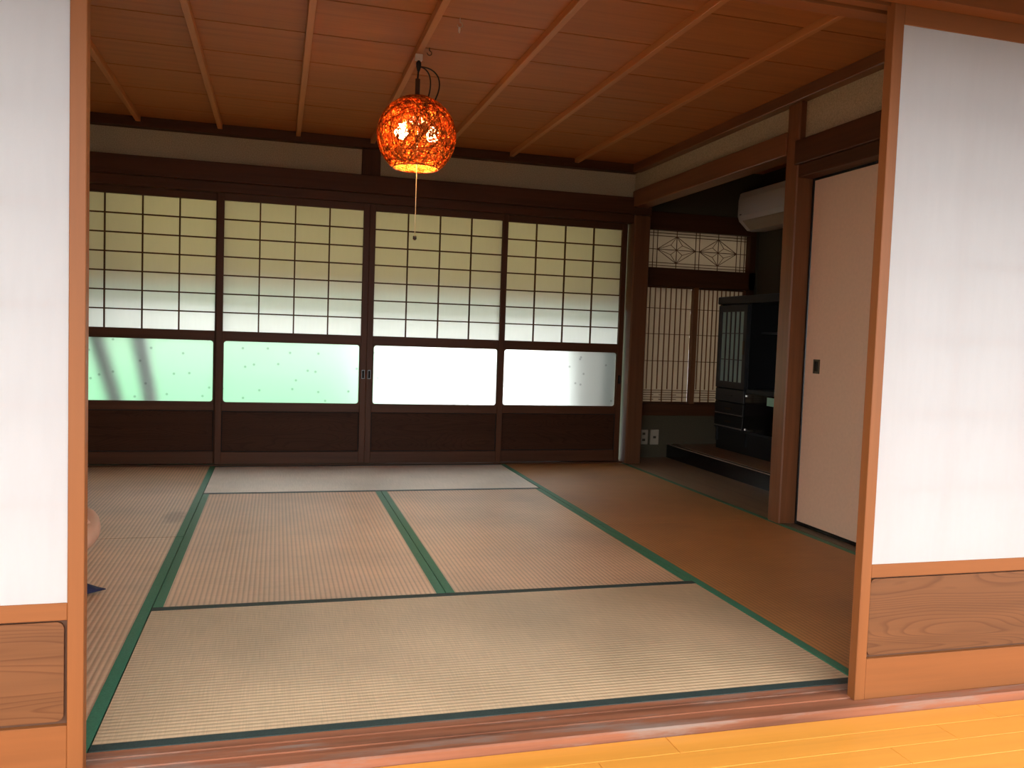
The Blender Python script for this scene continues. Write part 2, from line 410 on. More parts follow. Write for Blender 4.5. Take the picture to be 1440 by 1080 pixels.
# ------------------------------------------------------------------ tatami
T_Y = tatami_mat('tatami_rush_lengthwise', (0.78, 0.50, 0.315), 'y')
T_YS = tatami_mat('tatami_rush_stained', (0.78, 0.50, 0.315), 'y')
_nt = T_YS.node_tree; _b = _nt.nodes['Principled BSDF']; _src = _b.inputs['Base Color'].links[0].from_socket
_d = node(_nt, 'ShaderNodeVectorMath', operation='DISTANCE'); _d.inputs[1].default_value = (0.636, -0.306, 0.055*0)
_nt.links.new(coords(_nt, (1.6, 0.55, 0.0), jitter=False), _d.inputs[0])
_n = node(_nt, 'ShaderNodeTexNoise', i_Scale=14.0, i_Detail=3.0); _nt.links.new(coords(_nt, (1, 1, 1)), _n.inputs['Vector'])
_a = node(_nt, 'ShaderNodeMath', operation='MULTIPLY_ADD'); _a.inputs[1].default_value = 0.11
_nt.links.new(_n.outputs[0], _a.inputs[0]); _nt.links.new(_d.outputs['Value'], _a.inputs[2])
_m = node(_nt, 'ShaderNodeMixRGB', blend_type='MULTIPLY'); _m.inputs[2].default_value = (0.55, 0.42, 0.32, 1)
_nt.links.new(ramp(_nt, _a.outputs[0], [(0.09, (0.8, 0.8, 0.8)), (0.16, (0, 0, 0))]), _m.inputs[0])
_nt.links.new(_src, _m.inputs[1]); _nt.links.new(_m.outputs[0], _b.inputs['Base Color'])
T_YR = tatami_mat('tatami_rush_shaded', (0.50, 0.225, 0.07), 'y', 0.5)  # browner colour carries the shade and weaker sheen on the alcove side
T_X = tatami_mat('tatami_rush_crosswise', (0.70, 0.51, 0.32), 'x', 0.36, 0.35)
T_XB = tatami_mat('tatami_rush_glare', (0.92, 0.79, 0.69), 'x', 0.42, 0.6)  # window glare put into a near-white rush colour
def tatami(x0, x1, y0, y1, along, rush, heri, label):
    g = 0.0015; x0 += g; x1 -= g; y0 += g; y1 -= g
    t = thing('tatami_mat', label, 'tatami mat', ((x0+x1)/2, (y0+y1)/2, -0.055), 'tatami mats on the room floor')
    MB().box(x0, x1, y0, y1, -0.055, -0.004).build('straw_core', STRAW, t)
    MB().box(x0+0.0005, x1-0.0005, y0+0.0005, y1-0.0005, -0.004, 0.0).build('rush_cover', rush, t)
    hw = 0.031
    for s in (0, 1):
        if along == 'y':
            xa = x0 if s == 0 else x1-hw
            MB().box(xa, xa+hw, y0, y1, -0.05, 0.0012).build('border', heri, t)
        else:
            ya = y0 if s == 0 else y1-hw
            MB().box(x0, x1, ya, ya+hw, -0.05, 0.0012).build('border', heri, t)
    return t
tatami(0, U, 0, 2*U, 'y', T_Y, HERI_G, 'tatami mat with green border under the navy cushion')
tatami(0, U, 2*U, 4*U, 'y', T_YS, HERI_G, 'stained tatami mat with green border reaching the back screens')
tatami(U, 3*U, 0, U, 'x', T_X, HERI_D, 'tatami mat with border darkened for lack of sheen, along the front threshold')
tatami(U, 2*U, U, 3*U, 'y', T_Y, HERI_G, 'tatami mat in the room centre, on the cushion side of the lamp')
tatami(2*U, 3*U, U, 3*U, 'y', T_Y, HERI_G, 'tatami mat in the room centre, on the alcove side of the lamp')
tatami(U, 3*U, 3*U, 4*U, 'x', T_XB, HERI_D, 'tatami mat with painted window glare lying along the back screens')
tatami(3*U, 4*U, 0, 2*U, 'y', T_YR, HERI_G, 'tatami mat with painted shade beside the closet door')
tatami(3*U, 4*U, 2*U, 4*U, 'y', T_YR, HERI_G, 'tatami mat with painted shade beside the alcove step')

# ------------------------------------------------------------------ back screens: paper lattice, frosted pane, board
def back_screen(x0, x1, yf, label, pull=None):
    t = thing('shoji_screen', label, 'sliding screen', ((x0+x1)/2, yf+0.015, 0.010), 'lattice screens along the back wall')
    y1 = yf+0.032; sw = 0.040; a, b = x0+sw, x1-sw
    for p, q in ((x0, a), (b, x1)):
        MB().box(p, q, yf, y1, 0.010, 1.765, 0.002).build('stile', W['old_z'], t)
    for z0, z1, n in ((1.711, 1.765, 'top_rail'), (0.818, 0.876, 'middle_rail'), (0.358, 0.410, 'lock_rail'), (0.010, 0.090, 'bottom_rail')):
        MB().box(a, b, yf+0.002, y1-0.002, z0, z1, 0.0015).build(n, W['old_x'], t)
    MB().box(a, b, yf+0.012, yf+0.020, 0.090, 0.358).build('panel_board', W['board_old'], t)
    # dark ring painted for the shadow outline of the recessed board
    MB().ring(rect_like(a, b, 0.090, 0.358, 0), rect_like(a+0.006, b-0.006, 0.096, 0.352, 0), 'y', yf+0.008, yf+0.012).build('shadow_outline', DARKGAP, t)
    inn = rrect(a+0.008, b-0.008, 0.416, 0.812, 0.018)
    MB().ring(outer_loop(a, b, 0.410, 0.818, inn), inn, 'y', yf+0.006, yf+0.024).build('glass_frame', W['old_x'], t)
    MB().box(a+0.004, b-0.004, yf+0.0145, yf+0.0155, 0.412, 0.816).build('frosted_pane', FROST, t)
    MB().box(a, b, yf+0.0225, yf+0.0228, 0.876, 1.711).build('paper', PAPER_B, t)
    cw = (b-a)/4
    for k in range(1, 4):
        MB().box(a+cw*k-0.0045, a+cw*k+0.0045, yf+0.008, yf+0.022, 0.876, 1.711).build('lattice_bar', W['old_z'], t)
    rh = (1.711-0.876)/7
    for k in range(1, 7):
        z = 0.876+rh*k
        MB().box(a, b, yf+0.009, yf+0.0215, z-0.0042, z+0.0042).build('lattice_bar', W['old_x'], t)
    if pull is not None:
        px = x0+0.02 if pull == 0 else x1-0.02
        MB().ring(rect_like(px-0.011, px+0.011, 0.585, 0.645, 0), rect_like(px-0.007, px+0.007, 0.59, 0.64, 0), 'y', yf-0.003, yf+0.001).build('finger_pull', BLACK, t)
        MB().box(px-0.007, px+0.007, yf-0.0006, yf+0.001, 0.59, 0.64).build('pull_recess', DARKGAP, t)
back_screen(0.02, 0.975, YB+0.036, 'back shoji screen whose frosted pane shows a dark leaning trunk')
back_screen(0.946, 1.908, YB, 'back shoji screen with an evenly mint green frosted pane', pull=1)
back_screen(1.9085, 2.870, YB, 'back shoji screen with a fully white frosted pane', pull=0)
back_screen(2.834, 3.786, YB+0.036, 'back shoji screen next to the square post, its pane greying to one side', pull=1)

# ------------------------------------------------------------------ front screens: paper side towards the veranda
def front_screen(x0, x1, yf, label):
    t = thing('front_shoji_screen', label, 'sliding screen', ((x0+x1)/2, yf+0.015, -0.003), 'paper screens of the front opening')
    y1 = yf+0.030; sw = 0.030; a, b = x0+sw, x1-sw
    for p, q in ((x0, a), (b, x1)):
        MB().box(p, q, yf, y1, -0.003, 1.768, 0.0015).build('stile', W['new_z'], t)
    for z0, z1, n in ((1.712, 1.768, 'top_rail'), (0.318, 0.353, 'middle_rail'), (-0.003, 0.105, 'bottom_rail')):
        MB().box(a, b, yf+0.001, y1-0.001, z0, z1, 0.0012).build(n, W['new_x'], t)
    MB().box(a, b, yf+0.014, yf+0.020, 0.105, 0.318).build('board_backing', W['board_edge'], t)
    MB().prism(rrect(a+0.005, b-0.007, 0.112, 0.313, 0.014), 'y', yf+0.007, yf+0.0135).build('panel_board', W['board_new'], t)
    MB().box(a-0.002, b+0.002, yf+0.003, yf+0.0033, 0.351, 1.714).build('paper', PAPER_F, t)
    cw = (b-a)/4
    for k in range(1, 4):
        MB().box(a+cw*k-0.0045, a+cw*k+0.0045, yf+0.0034, yf+0.022, 0.353, 1.712).build('lattice_bar', W['new_z'], t)
    for k in range(1, 7):
        z = 0.353+(1.712-0.353)/7*k
        MB().box(a, b, yf+0.0034, yf+0.021, z-0.004, z+0.004).build('lattice_bar', W['new_x'], t)
front_screen(0.010, 0.966, -0.095, 'outer paper screen of the stacked pair beside the seated person')
front_screen(-0.0, 0.935, -0.047, 'inner paper screen of the stacked pair beside the seated person')
front_screen(2.777, 3.733, -0.095, 'outer paper screen of the stacked pair towards the closet')
front_screen(2.826, 3.782, -0.047, 'inner paper screen of the stacked pair towards the closet')

# ------------------------------------------------------------------ closet door (fusuma)
def fusuma(y0, y1, xf, label, pull_y=None):
    t = thing('fusuma_door', label, 'sliding door', (xf+0.01, (y0+y1)/2, 0.004), 'papered closet doors')
    for a, b in ((y0, y0+0.018), (y1-0.018, y1)):
        MB().box(xf-0.003, xf+0.022, a, b, 0.004, 1.752, 0.002).build('stile', BLACK, t)
    for a, b in ((0.004, 0.022), (1.730, 1.752)):
        MB().box(xf-0.003, xf+0.022, y0+0.018, y1-0.018, a, b, 0.002).build('rail', BLACK, t)
    MB().box(xf, xf+0.018, y0+0.018, y1-0.018, 0.022, 1.730).build('paper_face', FUSUMA, t)
    if pull_y is not None:
        p = MB().ring(rect_like(pull_y-0.024, pull_y+0.024, 0.775, 0.845, 0), rect_like(pull_y-0.014, pull_y+0.014, 0.785, 0.835, 0), 'x', xf-0.004, xf+0.001).build('finger_pull', BRASS, t)
        MB().box(xf-0.0008, xf+0.001, pull_y-0.014, pull_y+0.014, 0.785, 0.835).build('pull_recess', DARKGAP, p)
fusuma(0.90, 1.797, 3.885, 'beige papered closet door with black edging beside the alcove post', pull_y=1.685)
fusuma(0.03, 0.93, 3.925, 'beige papered closet door hidden behind the front screens')

# ------------------------------------------------------------------ alcove
YA = 4.10
struct(MB().box(RW, 4.29, 1.93, YA, -0.055, 0.0, 0.002), 'floor_alcove', W['alcove'], 'smooth grey brown floor board in front of the black alcove step', 'floor')
st = thing('alcove_step', 'raised alcove platform with glossy black front edge', 'platform', (4.6, 3.0, 0.0), kind='structure')
MB().box(4.29, 4.345, 1.93, YA, -0.055, 0.100, 0.004).build('front_edge', BLACK, st)
MB().box(4.345, 5.02, 1.93, YA, -0.055, 0.103).build('platform_board', W['alcove'], st)
MB().box(4.288, 4.30, 1.93, YA, 0.100, 0.1035, 0.001).build('edge_strip', plain('edge_highlight', (0.55, 0.42, 0.34), 0.3), st)  # pale strip painted as the highlight along the step's top edge
struct(MB().box(3.82, 5.02, 1.93, YA, 2.26, 2.30), 'ceiling_alcove', W['ceil'], 'board ceiling of the alcove', 'ceiling')
# alcove end wall with lattice window: wall below, above and around
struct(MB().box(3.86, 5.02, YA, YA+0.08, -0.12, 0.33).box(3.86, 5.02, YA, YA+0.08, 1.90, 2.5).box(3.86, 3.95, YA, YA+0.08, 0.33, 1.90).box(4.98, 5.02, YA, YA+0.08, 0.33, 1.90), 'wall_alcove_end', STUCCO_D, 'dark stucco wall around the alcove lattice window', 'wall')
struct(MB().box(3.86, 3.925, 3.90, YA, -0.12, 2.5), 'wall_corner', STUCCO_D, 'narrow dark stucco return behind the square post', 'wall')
wn = thing('window_1', 'alcove window with diamond fretwork above fine slatted screens', 'window', (4.5, YA, 0.33), kind='structure')
WX0, WX1 = 3.95, 4.98
for z0, z1, n in ((1.765, 1.90, 'head_beam'), (1.335, 1.475, 'middle_beam'), (0.33, 0.425, 'sill_beam')):
    MB().box(WX0, WX1, YA-0.03, YA+0.07, z0, z1, 0.003).build(n, W['old_x'], wn)
MB().box(4.925, WX1, YA-0.03, YA+0.07, 0.425, 1.765, 0.003).build('side_post', W['old_z'], wn)
fx0, fx1, fz0, fz1 = 4.065, 4.915, 1.475, 1.765
MB().box(WX0, 4.925, YA+0.030, YA+0.0303, 1.475, 1.765).build('transom_paper', PAPER_S, wn)
def bar(p, q, r=0.0032, name='fret_bar', mat=None, par=None, yy=None):
    yy = YA+0.02 if yy is None else yy
    MB().tube([(p[0], yy, p[1]), (q[0], yy, q[1])], r, 4).build(name, mat or W['old_x'], par or wn)
for z in (fz0+0.020, fz0+0.042, (fz0+fz1)/2, fz1-0.042, fz1-0.020): bar((WX0, z), (4.925, z))
cxm = (fx0+fx1)/2
xsv = [fx0+0.01, fx0+0.045, fx0+0.08, cxm-0.016, cxm+0.016, fx1-0.08, fx1-0.045, fx1-0.01]
for x in xsv: bar((x, fz0), (x, fz1))
for s in (0, 1):
    xa, xb = (fx0+0.08, cxm-0.016) if s == 0 else (cxm+0.016, fx1-0.08)
    cx, cz = (xa+xb)/2, (fz0+fz1)/2; hx, hz = (xb-xa)/2, (fz1-fz0)/2-0.042
    bar((cx, fz0), (cx, fz1))
    for sx in (-1, 1):
        for sz in (-1, 1):
            bar((cx+sx*hx, cz), (cx, cz+sz*hz), 0.0028)
            k = (cx+sx*hx*0.30, cz+sz*hz*0.36)
            bar((cx+sx*hx, cz), k, 0.0024); bar((cx, cz+sz*hz), k, 0.0024); bar(k, (cx, cz), 0.0024)
# two fine slatted screens below
for i, (a, b, yy) in enumerate(((3.95, 4.475, YA+0.012), (4.475, 4.925, YA+0.012))):
    t = thing('slatted_screen', ('fine slatted paper screen next to the square post' if i == 0 else 'fine slatted paper screen half hidden by the black cabinet'), 'sliding screen', ((a+b)/2, yy, 0.425), 'small slatted screens of the alcove window')
    for p, q in ((a, a+0.018), (b-0.018, b)):
        MB().box(p, q, yy-0.008, yy+0.012, 0.425, 1.335, 0.001).build('stile', W['post_z'], t)
    for p, q in ((0.425, 0.437), (1.323, 1.335)):
        MB().box(a+0.018, b-0.018, yy-0.006, yy+0.010, p, q).build('rail', W['old_x'], t)
    MB().box(a+0.018, b-0.018, yy+0.012, yy+0.0123, 0.43, 1.33).build('paper', PAPER_S, t)
    n = 11
    for k in range(1, n):
        x = a+0.018+(b-a-0.036)*k/n
        MB().box(x-0.0026, x+0.0026, yy, yy+0.011, 0.535 if k % 2 else 0.437, 1.323).build('slat', W['post_z'], t)
    for z in (0.525, 0.755, 0.965, 1.165):
        MB().box(a+0.018, b-0.018, yy+0.001, yy+0.010, z-0.0025, z+0.0025).build('cross_bar', W['old_x'], t)
    xm = [a+0.018+(b-a-0.036)*k/10 for k in range(11)]
    for r_, z in enumerate((0.508, 0.490, 0.472, 0.454)):
        if r_ % 2 == 0:
            MB().box(a+0.018, b-0.018, yy+0.001, yy+0.010, z-0.0025, z+0.0025).build('cross_bar', W['old_x'], t)
        else:
            for k in (1, 5) if i == 0 else (2, 6):
                MB().box(xm[k], xm[k+3], yy+0.001, yy+0.010, z-0.0025, z+0.0025).build('cross_bar', W['old_x'], t)
# centre post of the slatted screens
post('trim_23', 4.455, 4.495, YA-0.028, YA+0.003, 0.34, 1.36, W['post_z'], 'slim upright between the two slatted screens', 0.002)

# wall sockets
def socket(x, label, holes):
    t = thing('wall_socket', label, 'socket', (x, YA-0.006, 0.10), 'wall sockets below the alcove window')
    MB().box(x-0.036, x+0.036, YA-0.008, YA, 0.10, 0.218, 0.003).build('cover_plate', PLASTIC, t)
    for z in holes:
        MB().box(x-0.012, x+0.012, YA-0.0095, YA-0.006, z-0.009, z+0.009).build('outlet_insert', plain('socket_dark', (0.05, 0.035, 0.02), 0.6), t)
socket(4.088, 'ivory wall socket plate with two outlets next to the square post', (0.185, 0.137))
socket(4.180, 'ivory wall plate with a single outlet', (0.158,))

# air conditioner on the alcove side wall
XW = 5.02
ac = thing('air_conditioner', 'white wall mounted air conditioner high in the alcove', 'air conditioner', (4.9, 3.62, 1.79))
prof = [(XW, 1.80), (XW, 2.085), (4.80, 2.085), (4.785, 2.075), (4.772, 2.02), (4.770, 1.90), (4.785, 1.862), (4.86, 1.795), (4.90, 1.79)]
MB().prism(prof, 'y', 3.22, 4.02).build('casing', WHITEP, ac)
MB().prism([(4.769, 1.895), (4.769, 2.03), (4.7665, 2.03), (4.7665, 1.895)], 'y', 3.235, 4.005).build('front_panel', WHITEP, ac)
MB().prism([(4.782, 1.862), (4.855, 1.796), (4.852, 1.792), (4.779, 1.858)], 'y', 3.28, 3.96).build('air_flap', PLASTIC, ac)
MB().box(4.7655, 4.7665, 3.96, 3.985, 1.905, 1.912).build('indicator', CABGREY, ac)

# black cabinet standing on the platform, front towards the room
CX, CB = 4.60, 0.103
cb = thing('media_cabinet', 'black lacquered cabinet with a glazed slatted door and open shelves', 'cabinet', (4.79, 3.15, CB))
CY0, CY1, CD = 2.36, 3.92, 4.98
T1 = 3.50; T0 = 2.78
MB().box(CX-0.012, CD, CY0-0.015, CY1+0.015, 1.205, 1.262, 0.006).build('cornice', CABGREY, cb)
for ya, yb in ((CY1-0.018, CY1), (T1-0.009, T1+0.009), (T0-0.009, T0+0.009), (CY0, CY0+0.018)):
    MB().box(CX+0.012, CD, ya, yb, CB+0.06, 1.205).build('side_panel', CAB, cb)
MB().box(CD-0.012, CD, CY0, CY1, CB, 1.205).build('back_panel', CAB, cb)
MB().box(CX+0.02, CD, CY0, CY1, CB, CB+0.165).build('plinth', CAB, cb)
MB().box(CX-0.002, CX+0.03, CY0, CY1, CB+0.160, CB+0.172, 0.002).build('plinth_strip', CABGREY, cb)
MB().box(CX+0.004, CD, T0+0.009, T1-0.009, 0.555, 0.585, 0.002).build('shelf', CABGREY, cb)
sh = MB().box(CX+0.10, CD, T0+0.009, T1-0.009, 0.985, 1.000, 0.001).build('shelf', CAB, cb)
MB().box(CX+0.098, CX+0.101, T0+0.2, T1-0.14, 0.986, 0.999).build('shelf_edge', CABGREY, sh)
GLASSD = plain('mint_reflection_glass', (0.34, 0.50, 0.46), 0.15)  # mint reflection put into the base colour of the glass
for ya, yb in ((T1+0.012, CY1-0.002), (CY0+0.002, T0-0.012)):
    # glazed door with slender muntins
    z0, z1 = 0.575, 1.195
    d = MB().ring(rect_like(ya, yb, z0, z1, 0), rect_like(ya+0.045, yb-0.045, z0+0.05, z1-0.05, 0), 'x', CX-0.008, CX+0.012).build('door', CABGREY, cb)
    MB().box(CX+0.002, CX+0.006, ya+0.042, yb-0.042, z0+0.047, z1-0.047).build('door_glass', GLASSD, d)
    for k in range(1, 5):
        yy = ya+0.045+(yb-ya-0.09)*k/5
        MB().box(CX-0.005, CX+0.002, yy-0.006, yy+0.006, z0+0.05, z1-0.05).build('muntin', CAB, d)
    for zz in (0.79, 0.985):
        MB().box(CX-0.004, CX+0.002, ya+0.045, yb-0.045, zz-0.003, zz+0.003).build('muntin', CAB, d)
    hy = ya+0.022 if ya > 3 else yb-0.022
    MB().box(CX-0.020, CX-0.008, hy-0.007, hy+0.007, 0.83, 0.93, 0.002).build('door_handle', BRASS, d)
    # three drawers below
    for k, (za, zb) in enumerate(((0.475, 0.568), (0.377, 0.468), (0.280, 0.370))):
        dr = MB().box(CX-0.006, CX+0.012, ya, yb, za, zb, 0.003).build('drawer', CABGREY if k == 0 else CAB, cb)
        MB().box(CX-0.012, CX-0.006, (ya+yb)/2-0.045, (ya+yb)/2+0.045, (za+zb)/2-0.006, (za+zb)/2+0.006, 0.001).build('drawer_handle', CAB if k == 0 else BRASS, dr)
        MB().box(CX-0.009, CX-0.006, ya+0.01, yb-0.01, za, za+0.009).build('drawer_strip', SILVER if k else CABGREY, dr)
# pair of dark glass doors under the open bay
for ya, yb in ((T0+0.011, (T0+T1)/2-0.001), ((T0+T1)/2+0.001, T1-0.011)):
    d = MB().box(CX-0.004, CX+0.004, ya, yb, 0.280, 0.552, 0.001).build('glass_door', plain('smoked_glass', (0.006, 0.006, 0.007), 0.08), cb)
    hy = yb-0.02 if yb > 3.2 else ya+0.02
    for zz in (0.535, 0.292): MB().lathe([(0.009, -0.006), (0.009, 0.006)], (CX-0.008, hy, zz), 10).build('hinge', SILVER, d)
o = MB().box(CX-0.0055, CX-0.0042, 3.09, 3.21, 0.487, 0.545).build('sticker', plain('mint_sticker', (0.36, 0.62, 0.48), 0.5), cb)
o['label'] = 'pale green sticker'

# ------------------------------------------------------------------ lamp
LX, LY = 1.91, 1.91; LC = (LX, LY, 1.787); LR = 0.176
la = thing('pendant_lamp', 'lit round rattan pendant lamp hanging from the ceiling', 'lamp', (LX, LY, 1.33))
MB().box(LX-0.016, LX+0.016, LY-0.012, LY+0.012, 2.118, 2.1455, 0.002).build('ceiling_plug', WHITEP, la)
MB().lathe([(0.006, 0.0), (0.011, 0.02), (0.012, 0.035), (0.004, 0.048)], (LX, LY, 2.072), 12).build('cord_connector', CORD, la, smooth=True)
MB().tube([(LX, LY, 2.075), (LX-0.003, LY, 2.035)], 0.004, 8).build('cord', CORD, la)
MB().lathe([(0.011, 0.0), (0.011, 0.085)], (LX-0.002, LY, 1.952), 12).build('stem', plain('brown_stem', (0.07, 0.03, 0.015), 0.5), la)
for dx, h in ((0.055, 0.0), (0.095, 0.008)):
    pts = []
    for k in range(13):
        t = k/12
        p0, p1, p2, p3 = Vector((LX+0.004, LY, 2.092)), Vector((LX+dx*0.9, LY, 2.09+h)), Vector((LX+dx*1.35, LY, 2.04)), Vector((LX+dx*0.72, LY, 1.935))
        pts.append(p0*(1-t)**3 + p1*3*t*(1-t)**2 + p2*3*t*t*(1-t) + p3*t**3)
    MB().tube(pts, 0.0032, 6).build('cord', CORD, la)
# woven shade: many thin strands wound round a globe, open below
STRAND = sheet('rattan_strand', (0.80, 0.31, 0.06), 0.5, 0.0, 0.5, fibre=False)
zcut = -0.143
def strands(count, seed, r0, r1, width):
    rs = random.Random(seed); mb = MB()
    for k in range(count):
        n = Vector((rs.gauss(0, 1), rs.gauss(0, 1), rs.gauss(0, 1)*0.75)).normalized()
        a = n.orthogonal().normalized(); b = n.cross(a)
        tilt = rs.uniform(-0.45, 0.45); R = LR*rs.uniform(r0, r1); run = []
        rr = math.sqrt(1-tilt*tilt)
        for q in range(43):
            ang = 2*math.pi*q/42
            p = (a*math.cos(ang)*rr + b*math.sin(ang)*rr + n*tilt)*R
            if p.z < zcut:
                if len(run) > 2: mb.tube(run, width, 3)
                run = []
            else:
                run.append(p + Vector(LC))
        if len(run) > 2: mb.tube(run, width, 3)
    return mb
DSTRAND = sheet('dark_rattan_strand', (0.28, 0.06, 0.012), 0.4, 0.0, 0.5, fibre=False)
rim = math.sqrt(LR*LR - zcut*zcut)
sd = strands(340, 3, 0.975, 1.0, 0.0014).build('woven_shade', STRAND, la)
strands(170, 9, 0.97, 1.0, 0.0014).build('dark_strands', DSTRAND, sd)
pts = [(LX+rim*math.cos(2*math.pi*k/36), LY+rim*math.sin(2*math.pi*k/36), LC[2]+zcut) for k in range(37)]
MB().tube(pts, 0.003, 6).build('shade_rim', plain('rim_cane', (0.30, 0.07, 0.015), 0.6), sd)
MB().lathe([(0.052, 0.0), (0.04, 0.006), (0.012, 0.009)], (LX, LY, LC[2]+LR-0.010), 20).build('shade_cap', plain('cap_brown', (0.08, 0.03, 0.015), 0.5), sd)
for s in (-1, 1):
    MB().tube([(LX, LY, 1.852), (LX+s*0.035, LY, 1.856), (LX+s*0.05, LY, 1.845), (LX+s*0.055, LY, 1.832)], 0.009, 8).build('socket_arm', WHITEP, la)
    bx = LX+s*0.070
    bl = MB().lathe([(0.012, 0.034), (0.016, 0.024), (0.027, 0.010), (0.030, -0.004), (0.026, -0.018), (0.014, -0.029), (0.003, -0.031)], (bx, LY, 1.798), 18).build('light_bulb', glow('bulb_glow', (1.0, 0.66, 0.28), 300.0), la, smooth=True)
MB().box(LX-0.02, LX+0.02, LY-0.012, LY+0.012, 1.84, 1.875, 0.003).build('switch_box', WHITEP, la)
MB().tube([(LX, LY, 1.88), (LX, LY, 1.97)], 0.006, 8).build('inner_stem', BRASS, la)
ps = MB().tube([(LX+0.002, LY-0.012, 1.845), (LX+0.002, LY-0.012, 1.34)], 0.0016, 5).build('pull_string', plain('cream_string', (0.75, 0.62, 0.42), 0.7), la)
MB().lathe([(0.002, 0.012), (0.008, 0.008), (0.009, -0.004), (0.004, -0.010)], (LX+0.002, LY-0.012, 1.333), 10).build('pull_knob', CORD, ps, smooth=True)

# small hooks in the ceiling
def hook(x, y, mat, label, drop):
    t = thing('ceiling_hook', label, 'hook', (x, y, HC-drop))
    MB().tube([(x, y, HC+0.004), (x, y, HC-0.014)], 0.002, 6).build('screw_shank', mat, t)
    pts = [(x+0.010*math.sin(a), y, HC-0.024+0.010*math.cos(a)) for a in [math.radians(d) for d in range(0, 300, 25)]]
    MB().tube(pts, 0.0018, 6).build('hook_ring', mat, t)
    return t
hook(1.955, 1.90, BRASS, 'dark screw hook in the ceiling beside the lamp plug', 0.035)
h = hook(2.012, 1.515, plain('pale_brass', (0.75, 0.6, 0.42), 0.3, metal=0.6), 'pale screw hook with a tiny hanging tag in the ceiling board', 0.055)
MB().lathe([(0.003, 0.0), (0.005, -0.006), (0.004, -0.02), (0.002, -0.024)], (2.010, 1.515, HC-0.033), 8).build('hanging_tag', WHITEP, h)

# ------------------------------------------------------------------ floor cushion and the seated person
NAVY = plain('navy_cloth', (0.012, 0.016, 0.055), 0.8, 0.15, 120, bump=0.2)
cx, cy, half = 0.400, 1.150, 0.272
mb = MB(); n = 14; grid = []
for i in range(n+1):
    for j in range(n+1):
        u_, v_ = -1+2*i/n, -1+2*j/n
        e = (1-u_**4)*(1-v_**4); pin = 1-0.05*(1-abs(u_))*0 - 0.04*(1-u_*u_)*abs(v_) - 0.0
        a = math.radians(45)
        x, y = u_*half*(1-0.035*(1-v_*v_)*abs(u_)), v_*half*(1-0.035*(1-u_*u_)*abs(v_))
        grid.append((cx+x*math.cos(a)-y*math.sin(a), cy+x*math.sin(a)+y*math.cos(a), e))
top = [mb.bm.verts.new((p[0], p[1], 0.012+0.045*p[2]**0.5)) for p in grid]
bot = [mb.bm.verts.new((p[0], p[1], 0.009-0.007*p[2]**0.5)) for p in grid]
def gi(i, j): return i*(n+1)+j
for i in range(n):
    for j in range(n):
        mb.bm.faces.new((top[gi(i, j)], top[gi(i+1, j)], top[gi(i+1, j+1)], top[gi(i, j+1)]))
        mb.bm.faces.new((bot[gi(i, j)], bot[gi(i, j+1)], bot[gi(i+1, j+1)], bot[gi(i+1, j)]))
for k in range(n):
    for (p, q) in ((gi(k, 0), gi(k+1, 0)), (gi(k+1, n), gi(k, n)), (gi(0, k+1), gi(0, k)), (gi(n, k), gi(n, k+1))):
        mb.bm.faces.new((top[q], top[p], bot[p], bot[q]))
tag(mb.build('floor_cushion', NAVY, smooth=True), 'flat navy floor cushion on the tatami under the seated person', 'cushion')

SKIN = plain('skin', (0.62, 0.36, 0.25), 0.5, 0.05, 20)
def skin_mesh(name, verts, edges, mat, parent, sub=2, root=0):
    me = bpy.data.meshes.new(name); me.from_pydata([v[:3] for v in verts], edges, [])
    ob = bpy.data.objects.new(name, me); COL.objects.link(ob)
    ob.modifiers.new('skin', 'SKIN').use_smooth_shade = True
    sv = me.skin_vertices[0].data
    for i, v in enumerate(verts):
        r = v[3]; sv[i].radius = (r, r) if not isinstance(r, tuple) else r
        sv[i].use_root = (i == root)
    s = ob.modifiers.new('sub', 'SUBSURF'); s.levels = sub; s.render_levels = sub
    dg = bpy.context.evaluated_depsgraph_get(); dg.update()
    m2 = bpy.data.meshes.new_from_object(ob.evaluated_get(dg))
    bpy.data.objects.remove(ob); m2.name = name
    m2.materials.clear(); m2.materials.append(mat)
    for p in m2.polygons: p.use_smooth = True
    o = bpy.data.objects.new(name, m2); COL.objects.link(o); o.parent = parent
    return o
PX, PY, PZ = 0.325, 1.195, 0.05
pe = thing('person', 'person sitting cross-legged on the navy cushion with a bare knee, mostly behind the paper screen', 'person', (PX, PY, PZ))
V = []; E = []
def add(x, y, z, r, parent=None):
    V.append((x, y, z, r)); i = len(V)-1
    if parent is not None: E.append((parent, i))
    return i
pel = add(0, 0, 0.115, (0.125, 0.10)); sp = add(0.01, 0, 0.28, (0.12, 0.09), pel); ch = add(0.015, 0, 0.44, (0.135, 0.10), sp)
nb = add(0.01, 0, 0.565, (0.06, 0.055), ch); nk = add(0.02, 0, 0.610, 0.056, nb)
jw = add(0.045, 0, 0.662, (0.080, 0.082), nk); hd = add(0.035, 0, 0.740, (0.092, 0.106), jw); ht = add(0.03, 0, 0.812, (0.084, 0.094), hd)
